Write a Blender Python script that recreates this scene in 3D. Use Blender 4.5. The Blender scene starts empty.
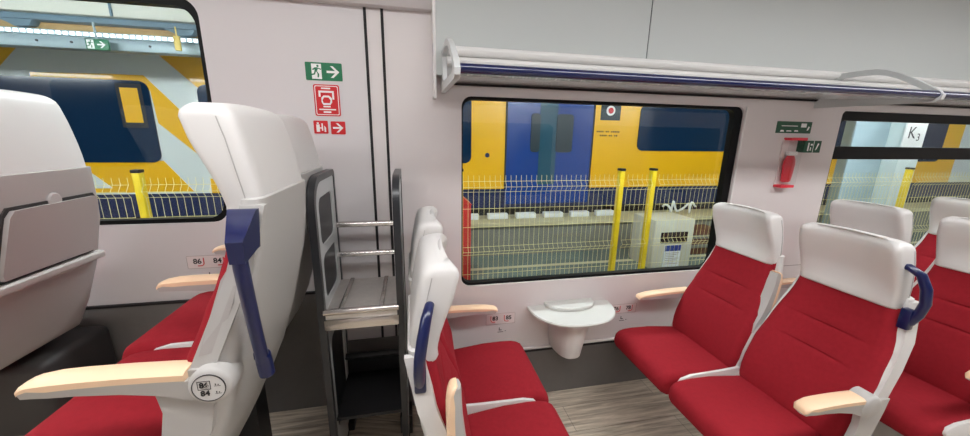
import bpy, bmesh, math, random
from mathutils import Vector, Matrix
random.seed(4)
sc = bpy.context.scene
col = sc.collection
PI = math.pi

# ------------------------------------------------------------------ materials
def lin(c):
    c /= 255.0
    return c / 12.92 if c <= 0.04045 else ((c + 0.055) / 1.055) ** 2.4
def rgb(r, g, b): return (lin(r), lin(g), lin(b), 1.0)

def mat(name, c, rough=0.5, metal=0.0, spec=0.5, noise=None, bump=None, coat=0.0):
    """noise=(scale, amount) varies the colour a little; bump=(scale, strength)"""
    m = bpy.data.materials.new(name); m.use_nodes = True
    nt = m.node_tree; b = nt.nodes['Principled BSDF']
    col4 = rgb(*c)
    b.inputs['Base Color'].default_value = col4
    b.inputs['Roughness'].default_value = rough
    b.inputs['Metallic'].default_value = metal
    b.inputs['Specular IOR Level'].default_value = spec
    b.inputs['Coat Weight'].default_value = coat
    tc = nt.nodes.new('ShaderNodeTexCoord')
    if noise:
        n = nt.nodes.new('ShaderNodeTexNoise'); n.inputs['Scale'].default_value = noise[0]
        n.inputs['Detail'].default_value = 4
        r = nt.nodes.new('ShaderNodeMapRange')
        r.inputs['From Min'].default_value = 0.3; r.inputs['From Max'].default_value = 0.7
        r.inputs['To Min'].default_value = 1 - noise[1]; r.inputs['To Max'].default_value = 1 + noise[1]
        mx = nt.nodes.new('ShaderNodeVectorMath'); mx.operation = 'SCALE'
        mx.inputs[0].default_value = col4[:3]
        nt.links.new(tc.outputs['Object'], n.inputs['Vector'])
        nt.links.new(n.outputs['Fac'], r.inputs['Value'])
        nt.links.new(r.outputs['Result'], mx.inputs['Scale'])
        nt.links.new(mx.outputs['Vector'], b.inputs['Base Color'])
    if bump:
        n2 = nt.nodes.new('ShaderNodeTexNoise'); n2.inputs['Scale'].default_value = bump[0]
        n2.inputs['Detail'].default_value = 3
        bp = nt.nodes.new('ShaderNodeBump'); bp.inputs['Strength'].default_value = bump[1]
        bp.inputs['Distance'].default_value = 0.002
        nt.links.new(tc.outputs['Object'], n2.inputs['Vector'])
        nt.links.new(n2.outputs['Fac'], bp.inputs['Height'])
        nt.links.new(bp.outputs['Normal'], b.inputs['Normal'])
    return m

def emit(name, c, s):
    m = bpy.data.materials.new(name); m.use_nodes = True
    b = m.node_tree.nodes['Principled BSDF']
    b.inputs['Base Color'].default_value = rgb(*c)
    b.inputs['Emission Color'].default_value = rgb(*c)
    b.inputs['Emission Strength'].default_value = s
    return m

def glass(name, tint, refl=0.05):
    m = bpy.data.materials.new(name); m.use_nodes = True
    nt = m.node_tree; nt.nodes.clear()
    o = nt.nodes.new('ShaderNodeOutputMaterial'); mix = nt.nodes.new('ShaderNodeMixShader')
    t = nt.nodes.new('ShaderNodeBsdfTransparent'); t.inputs['Color'].default_value = tint
    g = nt.nodes.new('ShaderNodeBsdfGlossy'); g.inputs['Roughness'].default_value = 0.01
    lw = nt.nodes.new('ShaderNodeLayerWeight'); lw.inputs['Blend'].default_value = 0.5
    pw = nt.nodes.new('ShaderNodeMath'); pw.operation = 'POWER'; pw.inputs[1].default_value = 5
    ml = nt.nodes.new('ShaderNodeMath'); ml.operation = 'MULTIPLY_ADD'; ml.inputs[1].default_value = 0.6; ml.inputs[2].default_value = refl / 2
    nt.links.new(lw.outputs['Facing'], pw.inputs[0]); nt.links.new(pw.outputs[0], ml.inputs[0])
    nt.links.new(ml.outputs[0], mix.inputs['Fac'])
    nt.links.new(t.outputs[0], mix.inputs[1]); nt.links.new(g.outputs[0], mix.inputs[2])
    nt.links.new(mix.outputs[0], o.inputs['Surface'])
    return m

def floor_mat():
    m = mat('wood_laminate', (130, 118, 104), 0.42)
    nt = m.node_tree; b = nt.nodes['Principled BSDF']
    tc = nt.nodes.new('ShaderNodeTexCoord'); mp = nt.nodes.new('ShaderNodeMapping')
    mp.inputs['Scale'].default_value = (1.6, 26, 5)
    nt.links.new(tc.outputs['Object'], mp.inputs['Vector'])
    n = nt.nodes.new('ShaderNodeTexNoise'); n.inputs['Scale'].default_value = 1.8; n.inputs['Detail'].default_value = 6
    n.inputs['Roughness'].default_value = 0.65; n.inputs['Distortion'].default_value = 0.4
    nt.links.new(mp.outputs[0], n.inputs['Vector'])
    cr = nt.nodes.new('ShaderNodeValToRGB')
    e = cr.color_ramp.elements
    e[0].position = 0.30; e[0].color = rgb(148, 134, 118)
    e[1].position = 0.74; e[1].color = rgb(252, 246, 236)
    k = e.new(0.5); k.color = rgb(212, 198, 178)
    k = e.new(0.6); k.color = rgb(234, 221, 202)
    nt.links.new(n.outputs['Fac'], cr.inputs['Fac'])
    bt = nt.nodes.new('ShaderNodeTexBrick'); bt.inputs['Scale'].default_value = 1.0
    bt.inputs['Brick Width'].default_value = 1.2; bt.inputs['Row Height'].default_value = 0.18
    bt.inputs['Mortar Size'].default_value = 0.0016
    bt.inputs['Color1'].default_value = (1, 1, 1, 1); bt.inputs['Color2'].default_value = (.86, .86, .86, 1)
    bt.inputs['Mortar'].default_value = (.45, .42, .4, 1)
    nt.links.new(tc.outputs['Object'], bt.inputs['Vector'])
    mx = nt.nodes.new('ShaderNodeMixRGB'); mx.blend_type = 'MULTIPLY'; mx.inputs[0].default_value = 1
    nt.links.new(cr.outputs[0], mx.inputs[1]); nt.links.new(bt.outputs['Color'], mx.inputs[2])
    nt.links.new(mx.outputs[0], b.inputs['Base Color'])
    return m

def shelf_glass_mat():
    """printed glass shelf: pale dots printed on glossy glass"""
    m = bpy.data.materials.new('printed_shelf_glass'); m.use_nodes = True
    nt = m.node_tree; b = nt.nodes['Principled BSDF']
    tc = nt.nodes.new('ShaderNodeTexCoord')
    bt = nt.nodes.new('ShaderNodeTexBrick'); bt.offset = 0
    bt.inputs['Scale'].default_value = 1.0
    bt.inputs['Brick Width'].default_value = 0.012; bt.inputs['Row Height'].default_value = 0.012
    bt.inputs['Mortar Size'].default_value = 0.0022
    bt.inputs['Color1'].default_value = rgb(226, 228, 226); bt.inputs['Color2'].default_value = rgb(176, 180, 176)
    bt.inputs['Mortar'].default_value = rgb(168, 170, 170)
    nt.links.new(tc.outputs['Object'], bt.inputs['Vector'])
    nt.links.new(bt.outputs['Color'], b.inputs['Base Color'])
    b.inputs['Roughness'].default_value = 0.06; b.inputs['Specular IOR Level'].default_value = 0.9
    b.inputs['Alpha'].default_value = 0.55
    return m

M = dict(
    wall=mat('wall_panel_offwhite', (218, 211, 210), 0.42, noise=(3, 0.012)),
    wallgrey=mat('wall_panel_grey', (212, 207, 208), 0.40, noise=(3, 0.012)),
    bulk=mat('bulkhead_grey', (188, 192, 190), 0.45),
    dado=mat('dado_dark_grey', (108, 105, 102), 0.55, noise=(30, 0.03)),
    groove=mat('groove_black', (26, 24, 26), 0.7),
    lip=mat('lip_white', (226, 222, 220), 0.35),
    ceil=mat('ceiling_offwhite', (214, 210, 208), 0.6),
    floor=floor_mat(),
    red=mat('seat_fabric_red', (150, 33, 43), 0.9, spec=0.15, noise=(60, 0.05), bump=(900, 0.35)),
    white=mat('headrest_leatherette', (214, 211, 209), 0.45, bump=(500, 0.10)),
    seam=mat('seam_thread_grey', (178, 174, 172), 0.7),
    shell=mat('seat_shell_grey', (184, 181, 178), 0.45),
    shellw=mat('seat_shell_pale', (212, 209, 206), 0.42),
    tray=mat('tray_table_grey', (176, 170, 168), 0.45),
    trayedge=mat('tray_edge_grey', (186, 181, 178), 0.4),
    slot=mat('slot_dark', (52, 49, 49), 0.6),
    wood=mat('armrest_beech', (244, 208, 172), 0.45, noise=(14, 0.03)),
    navy=mat('handle_navy', (9, 22, 72), 0.28, coat=0.2),
    chrome=mat('brushed_steel', (205, 200, 196), 0.22, metal=1.0),
    steel=mat('shelf_steel', (216, 211, 206), 0.36, metal=0.75, noise=(40, 0.05)),
    blackm=mat('black_metal', (28, 28, 30), 0.35),
    frame=mat('frame_dark_grey', (42, 43, 46), 0.30),
    panel=mat('rack_panel_grey', (196, 197, 197), 0.4),
    cutout_shade=mat('rack_cutout_shade', (30, 31, 33), 0.4),
    gasket=mat('gasket_black', (9, 10, 11), 0.5, spec=0.2),
    pane=glass('window_pane', (0.94, 0.965, 0.955, 1)),
    clear=glass('clear_cover', (0.97, 0.97, 0.97, 1)),
    shelfg=shelf_glass_mat(),
    rail=mat('rail_navy', (20, 28, 72), 0.18, coat=0.5),
    railw=mat('rail_white', (236, 234, 232), 0.32),
    bracket=mat('bracket_grey', (196, 198, 198), 0.38),
    green=mat('sign_green', (10, 112, 72), 0.4),
    dkgreen=mat('sign_dark_green', (18, 78, 52), 0.4),
    signred=mat('sign_red', (206, 30, 36), 0.4),
    signwhite=mat('sign_white', (240, 240, 238), 0.4),
    pinkred=mat('hammer_red', (214, 44, 62), 0.35),
    black=mat('print_black', (24, 22, 24), 0.6),
    label=mat('label_pale', (226, 214, 212), 0.4),
    labline=mat('label_outline', (160, 148, 146), 0.5),
    table=mat('table_white', (208, 208, 203), 0.3),
    bin=mat('bin_pale', (222, 218, 216), 0.4),
    # outside
    tyellow=mat('train_yellow', (244, 186, 10), 0.28, coat=0.3),
    twhite=mat('train_white', (222, 230, 230), 0.28, coat=0.3),
    tblue=mat('train_blue', (14, 62, 140), 0.25, coat=0.3),
    tnavy=mat('train_navy', (18, 38, 84), 0.4),
    tglass=mat('train_window', (14, 42, 70), 0.12, spec=0.45),
    tglass2=mat('train_window_teal', (40, 84, 104), 0.15, spec=0.6),
    tdark=mat('train_underframe', (34, 34, 38), 0.6),
    tsq=mat('train_dark_square', (16, 44, 54), 0.4),
    wire=mat('fence_wire_yellow', (236, 226, 160), 0.4),
    post=mat('fence_post_yellow', (236, 206, 26), 0.4),
    depot=mat('depot_floor_teal', (112, 126, 120), 0.22, noise=(1.5, 0.12)),
    conc=mat('concrete_edge', (120, 122, 112), 0.7, noise=(6, 0.1)),
    beige=mat('ledge_beige', (186, 180, 146), 0.6),
    lblock=mat('block_white', (226, 230, 230), 0.5),
    cab=mat('cabinet_ivory', (206, 206, 190), 0.4),
    cabred=mat('cabinet_red', (190, 34, 34), 0.35),
    screen=mat('screen_dark', (34, 28, 34), 0.2),
    paper=mat('paper_white', (232, 236, 238), 0.6),
    paperblue=mat('paper_blue', (30, 62, 140), 0.5),
    column=mat('column_pale_blue', (170, 194, 204), 0.5),
    columnw=mat('column_white', (214, 228, 228), 0.5),
    beamw=mat('beam_cream', (214, 216, 204), 0.5),
    beamb=mat('beam_blue_grey', (96, 122, 138), 0.5),
    beambr=mat('beam_brown', (172, 142, 92), 0.6),
    traymetal=mat('cable_tray_grey', (150, 168, 174), 0.4, metal=0.2),
    tag=mat('tag_yellow', (226, 200, 110), 0.5),
    back=mat('depot_wall', (120, 126, 124), 0.8),
    brown=mat('crate_brown', (96, 62, 44), 0.7),
    led=emit('led_strip', (240, 248, 255), 4.0),
    lamp=emit('lamp_diffuser', (252, 254, 255), 14.0),
    depotfill=emit('depot_fill_light', (246, 252, 255), 40.0),
)

# ------------------------------------------------------------------ mesh helpers
def wpos(o):
    v = Vector((0, 0, 0))
    while o is not None:
        v += o.location; o = o.parent
    return v

class MB:
    """collects shapes in world coordinates; build() links them as ONE object"""
    def __init__(s): s.bm = bmesh.new()
    def face(s, pts):
        vs = [s.bm.verts.new(p) for p in pts]
        return s.bm.faces.new(vs)
    def box(s, a, b):
        x0, y0, z0 = a; x1, y1, z1 = b
        v = [s.bm.verts.new(p) for p in ((x0,y0,z0),(x1,y0,z0),(x1,y1,z0),(x0,y1,z0),(x0,y0,z1),(x1,y0,z1),(x1,y1,z1),(x0,y1,z1))]
        for f in ((3,2,1,0),(4,5,6,7),(0,1,5,4),(1,2,6,5),(2,3,7,6),(3,0,4,7)):
            s.bm.faces.new([v[i] for i in f])
        return s
    def rbox(s, a, b, r=0.005, seg=2):
        n0 = len(s.bm.edges)
        t = bmesh.new()
        tm = MB(); tm.bm.free(); tm.bm = t; tm.box(a, b)
        bmesh.ops.bevel(t, geom=list(t.edges), offset=r, segments=seg, affect='EDGES', profile=0.5)
        s.merge(t); return s
    def merge(s, t):
        t.verts.ensure_lookup_table()
        mp = {v: s.bm.verts.new(v.co) for v in t.verts}
        for f in t.faces:
            try: s.bm.faces.new([mp[v] for v in f.verts])
            except ValueError: pass
        t.free()
    def loft(s, secs, caps=True, closed=True):
        rows = [[s.bm.verts.new(p) for p in q] for q in secs]
        n = len(rows[0])
        for i in range(len(rows) - 1):
            for j in range(n if closed else n - 1):
                k = (j + 1) % n
                s.bm.faces.new((rows[i][j], rows[i][k], rows[i+1][k], rows[i+1][j]))
        if caps and closed:
            s.bm.faces.new(rows[0][::-1]); s.bm.faces.new(rows[-1])
        return s
    def tube(s, path, r, n=10, caps=True):
        path = [Vector(p) for p in path]
        secs = []; prev = None
        for i, p in enumerate(path):
            d = (path[min(i+1, len(path)-1)] - path[max(i-1, 0)]).normalized()
            if prev is None:
                up = Vector((0, 0, 1)) if abs(d.z) < 0.9 else Vector((1, 0, 0))
                a = d.cross(up).normalized()
            else:
                a = (prev - d * prev.dot(d)).normalized()
            prev = a; b = d.cross(a)
            rr = r[i] if isinstance(r, (list, tuple)) else r
            secs.append([p + (a * math.cos(2*PI*k/n) + b * math.sin(2*PI*k/n)) * rr for k in range(n)])
        return s.loft(secs, caps)
    def prism(s, pts, axis, a, b):
        """extrude a 2D outline; axis 'y': pts are (x,z); axis 'x': pts are (y,z); axis 'z': pts are (x,y)"""
        f = {'y': lambda p, t: (p[0], t, p[1]), 'x': lambda p, t: (t, p[0], p[1]), 'z': lambda p, t: (p[0], p[1], t)}[axis]
        return s.loft([[f(p, a) for p in pts], [f(p, b) for p in pts]])
    def cyl(s, c, axis, r, h, n=24):
        pts = [(c[0] + r*math.cos(2*PI*k/n), c[1] + r*math.sin(2*PI*k/n)) for k in range(n)]
        return s.prism(pts, axis, h[0], h[1])
    def build(s, name, m, parent=None, angle=35, label=None):
        bm = s.bm
        bmesh.ops.recalc_face_normals(bm, faces=bm.faces)
        la = math.radians(angle)
        for f in bm.faces: f.smooth = True
        for e in bm.edges:
            if len(e.link_faces) == 2:
                e.smooth = e.calc_face_angle(0) < la
        if parent is not None:
            off = wpos(parent); loc = Vector((0, 0, 0))
        else:
            xs = [v.co for v in bm.verts]
            off = Vector(((min(v.x for v in xs)+max(v.x for v in xs))/2, (min(v.y for v in xs)+max(v.y for v in xs))/2, min(v.z for v in xs)))
            loc = off.copy()
        bmesh.ops.translate(bm, verts=bm.verts, vec=-off)
        me = bpy.data.meshes.new(name); bm.to_mesh(me); bm.free()
        me.materials.append(m)
        o = bpy.data.objects.new(name, me); col.objects.link(o)
        o.location = loc; o.parent = parent
        if label: o['label'] = label
        return o

def tag(o, label, cat, group=None):
    o['label'] = label; o['category'] = cat
    if group: o['group'] = group
    return o
def thing(name, label, cat, loc, group=None):
    o = bpy.data.objects.new(name, None); col.objects.link(o)
    o.empty_display_size = 0.1; o.location = loc
    return tag(o, label, cat, group)
def struct(o): o['kind'] = 'structure'; return o

def rrect(x0, z0, x1, z1, r, n=6):
    out = []
    rs = r if isinstance(r, (list, tuple)) else (r, r, r, r)   # bl br tr tl
    for (cx, cz, a0, q) in ((x0+rs[0], z0+rs[0], PI, rs[0]), (x1-rs[1], z0+rs[1], 1.5*PI, rs[1]), (x1-rs[2], z1-rs[2], 0, rs[2]), (x0+rs[3], z1-rs[3], .5*PI, rs[3])):
        for k in range(n+1):
            a = a0 + .5*PI*k/n
            out.append((cx + q*math.cos(a), cz + q*math.sin(a)))
    return out

def holed(loops, axis, a, b):
    """plate with holes: first loop is the outline, the rest are holes; returns an MB"""
    cu = bpy.data.curves.new('tmp', 'CURVE'); cu.dimensions = '2D'; cu.fill_mode = 'BOTH'
    cu.extrude = abs(b - a) / 2
    for lp in loops:
        sp = cu.splines.new('POLY'); sp.points.add(len(lp) - 1); sp.use_cyclic_u = True
        for p, q in zip(sp.points, lp): p.co = (q[0], q[1], 0, 1)
    ob = bpy.data.objects.new('tmp', cu); col.objects.link(ob)
    dg = bpy.context.evaluated_depsgraph_get(); dg.update()
    me = bpy.data.meshes.new_from_object(ob.evaluated_get(dg))
    bpy.data.objects.remove(ob); bpy.data.curves.remove(cu)
    mb = MB(); mb.bm.from_mesh(me); bpy.data.meshes.remove(me)
    mid = (a + b) / 2
    for v in mb.bm.verts:
        x, z, t = v.co
        v.co = {'y': (x, mid + t, z), 'x': (mid + t, x, z), 'z': (x, z, mid + t)}[axis]
    bmesh.ops.remove_doubles(mb.bm, verts=mb.bm.verts, dist=1e-5)
    return mb

def text(body, size, x, z, y, m, parent, name='lettering', align='CENTER', mirror=False, extrude=0.0006, shear=0, bold=0.0):
    cu = bpy.data.curves.new('tmp', 'FONT'); cu.body = body; cu.size = size
    cu.align_x = align; cu.align_y = 'CENTER'; cu.extrude = extrude; cu.shear = shear; cu.offset = bold
    ob = bpy.data.objects.new('tmp', cu); col.objects.link(ob)
    dg = bpy.context.evaluated_depsgraph_get(); dg.update()
    me = bpy.data.meshes.new_from_object(ob.evaluated_get(dg))
    bpy.data.objects.remove(ob); bpy.data.curves.remove(cu)
    mb = MB(); mb.bm.from_mesh(me); bpy.data.meshes.remove(me)
    for v in mb.bm.verts: v.co = (x + v.co.x, y - v.co.z, z + v.co.y)
    return mb.build(name, m, parent)

# ------------------------------------------------------------------ camera (13 mm ultra-wide held in the aisle)
EYE = Vector((0, 0, 1.54))
f = 350.2
vr = Vector((2190 - 485, 164 - 218, f)).normalized()      # along the train
vd = Vector((460 - 485, 1700 - 218, f)).normalized()      # straight down
vf = vr.cross(vd).normalized()
if vf.z < 0: vf = -vf
vr = vd.cross(vf) if vd.cross(vf).dot(vr) > 0 else vf.cross(vd)
rows = [Vector((vr[i], vf[i], -vd[i])) for i in range(3)]  # camera axes written in world axes
R = Matrix((rows[0], -rows[1], -rows[2])).transposed()
cam = bpy.data.cameras.new('camera'); cam.sensor_width = 36; cam.lens = 36 * f / 970; cam.clip_start = 0.02
co = bpy.data.objects.new('camera', cam); col.objects.link(co)
co.matrix_world = Matrix.Translation(EYE) @ R.to_4x4()
sc.camera = co

# ------------------------------------------------------------------ the carriage shell
WY = 1.75            # inner face of the window wall
UP = 0.40            # height of the raised seating floor on the left
CE = 2.50            # ceiling
XL, XR, YB = -4.6, 6.2, -1.05

def wall_piece(name, x0, x1, m, holes):
    o = holed([[(x0, -0.15), (x1, -0.15), (x1, CE), (x0, CE)]] + holes, 'y', WY, WY + 0.07).build(name, m, angle=30)
    return struct(o)
W1 = rrect(0.245, 0.737, 1.885, 1.722, (0.05, 0.05, 0.05, 0.05))
W2 = rrect(-2.46, 1.137, -0.815, 2.050, 0.07)
W3 = rrect(2.605, 0.737, 4.25, 1.722, 0.03)
wall_piece('wall_left', XL, -0.175, M['wallgrey'], [W2])
wall_piece('wall_right', -0.175, XR, M['wall'], [W1, W3])

def window(n, rect, rad, border, extra=None):
    x0, z0, x1, z1 = rect
    bl, bb, br, bt = border
    w = struct(MB().box((x0, WY + .040, z0), (x1, WY + .044, z1)).build('window_%d' % n, M['pane']))
    holed([rrect(x0, z0, x1, z1, rad), rrect(x0 + bl, z0 + bb, x1 - br, z1 - bt, rad)], 'y', WY + .012, WY + .050).build('window_frame', M['gasket'], w)
    return w
w1 = window(1, (0.245, 0.737, 1.885, 1.722), 0.05, (.008, .014, .050, .015))
w2 = window(2, (-2.46, 1.137, -0.815, 2.050), 0.07, (.02, .018, .02, .03))
w3 = window(3, (2.605, 0.737, 4.25, 1.722), 0.03, (.02, .02, .02, .055))
MB().box((2.605, WY + .008, 1.428), (4.25, WY + .052, 1.508)).build('hopper_bar', M['gasket'], w3)
# bright lip round the right edge of the middle window
struct(MB().rbox((1.887, WY - .006, 0.735), (1.897, WY + .01, 1.722), .003).build('trim_1', M['lip']))

# grooves of the door pocket panel
for i, x in enumerate((-0.178, -0.106)):
    struct(MB().box((x - .006, WY - .003, 0.42), (x + .006, WY + .02, 2.068)).build('trim_%d' % (2 + i), M['groove']))
# dark dado along the floor and its groove and lip
struct(MB().box((0.02, WY - .012, -.1), (XR, WY + .01, 0.300)).build('baseboard_right', M['dado']))
struct(MB().box((0.02, WY - .016, 0.300), (XR, WY + .01, 0.312)).build('trim_4', M['groove']))
struct(MB().rbox((0.02, WY - .014, 0.312), (XR, WY + .01, 0.326), .004).build('trim_5', M['lip']))
struct(MB().box((-0.40, WY - .012, -.1), (0.02, WY + .01, 0.48)).build('baseboard_middle', M['dado']))
struct(MB().box((XL, WY - .012, -.1), (-0.40, WY + .01, 0.762)).build('baseboard_left', M['dado']))
struct(MB().box((XL, WY - .016, 0.762), (-0.40, WY + .01, 0.772)).build('trim_6', M['groove']))
# faint joint in the right-hand pier and the left wall
struct(MB().box((1.90, WY - .0015, 0.722), (2.60, WY + .004, 0.726)).build('trim_7', M['labline']))

# grey bulkhead above the luggage shelf
bh = MB()
bh.box((0.122, 1.68, 1.80), (1.160, WY + .03, CE)); bh.box((1.166, 1.68, 1.80), (XR, WY + .03, CE))
struct(bh.build('wall_upper', M['bulk']))
struct(MB().box((1.160, 1.684, 1.80), (1.166, WY, CE)).build('trim_8', M['groove']))
struct(MB().rbox((0.108, 1.676, 1.70), (0.122, WY + .02, CE), .003).build('trim_9', M['lip']))
# coving over the left bay
cv = MB().prism([(WY + .02, 2.070), (1.712, 2.070), (1.700, 2.082), (1.36, CE), (WY + .02, CE)], 'x', XL, 0.108)
struct(cv.build('ceiling_coving', M['wallgrey']))
struct(MB().box((XL, YB, CE), (XR, WY + .07, CE + .05)).build('ceiling', M['ceil']))
struct(MB().box((XL, YB - .05, -.15), (XR, YB, CE)).build('wall_back', M['wall']))
for i, (a, b, dz) in enumerate(((-3.6, -1.1, UP), (-.2, 1.9, 0), (2.5, 4.6, 0))):
    struct(MB().prism(rrect(a, .74 + dz, b, 1.70 + dz * .8, .06), 'y', YB - .01, YB + .008).build('window_%d' % (4 + i), M['tglass']))
struct(MB().box((XL - .05, YB - .05, -.15), (XL, WY + .07, CE)).build('wall_left_end', M['wall']))
struct(MB().box((XR, YB - .05, -.15), (XR + .05, WY + .07, CE)).build('wall_right_end', M['wall']))

# floor: low floor, ramping up a little under the left seats, and the raised seating floor
fl = MB()
fl.prism([(XR, -.1), (XR, 0), (0.10, 0), (-0.30, 0.11), (-0.95, 0.11), (-0.95, -.1)], 'y', YB, WY)
struct(fl.build('floor', M['floor']))
struct(MB().box((XL, YB, -.1), (-0.95, WY - .012, UP)).build('floor_raised', M['floor']))
struct(MB().box((-0.95, YB, 0.11), (-0.935, WY - .012, UP - .004)).build('trim_10', M['dado']))

# ceiling lamps over the aisle
for i, x in enumerate((-3.2, -1.6, 0.0, 1.6, 3.2, 4.8)):
    t = thing('ceiling_light', 'long white ceiling lamp over the aisle', 'ceiling light', (x, 0.30, CE), 'ceiling lamps over the aisle')
    MB().rbox((x - .78, .13, CE - .035), (x + .78, .47, CE), .006).build('housing', M['railw'], t)
    MB().rbox((x - .75, .15, CE - .045), (x + .75, .45, CE - .036), .003).build('diffuser', M['lamp'], t)

# ------------------------------------------------------------------ seats
def interp(tab, z):
    if z <= tab[0][0]: return tab[0][1]
    for (a, va), (b, vb) in zip(tab, tab[1:]):
        if z <= b:
            t = (z - a) / (b - a); t = t * t * (3 - 2 * t) * .35 + t * .65
            return va + (vb - va) * t
    return tab[-1][1]

def sec(uf, ur, hw, conc, r1, r2, n=15):
    """closed plan section: front edge at uf (dished by conc), rear edge at ur, corners rounded"""
    def corner(v, r):
        e = max(0.0, abs(v) - (hw - r))
        return r - math.sqrt(max(0.0, r*r - e*e))
    out = []
    for k in range(n):
        v = hw * math.sin(-PI/2 + PI * k / (n-1))
        out.append((uf + conc * (1 - (v/hw)**2) + corner(v, r1), v))
    for k in range(n):
        v = hw * math.sin(PI/2 - PI * k / (n-1))
        out.append((ur - corner(v, r2), v))
    return out

UF = [(.40, .375), (.46, .375), (.55, .392), (.62, .416), (.75, .475), (.82, .508), (.87, .526), (.97, .548), (1.00, .554), (1.04, .562)]
HWB = [(.40, .205), (.50, .218), (.66, .218), (.80, .202), (.92, .174), (1.00, .162), (1.04, .160)]
UR = [(.10, .300), (.20, .355), (.30, .405), (.40, .452), (.46, .478), (.50, .492), (.60, .528), (.70, .556), (.80, .586), (.90, .608), (1.00, .620), (1.03, .620)]
HU_F = [(.985, .538), (1.02, .530), (1.08, .510), (1.15, .484), (1.20, .472), (1.225, .478)]
HU_R = [(.985, .616), (1.02, .612), (1.08, .604), (1.15, .592), (1.20, .580), (1.225, .570)]
SHW = [(.10, .20), (.32, .210), (.45, .222), (.65, .226), (.80, .216), (.95, .184), (1.01, .174)]
HHW = [(.985, .166), (1.05, .169), (1.12, .168), (1.18, .164), (1.21, .162), (1.225, .158)]

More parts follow.
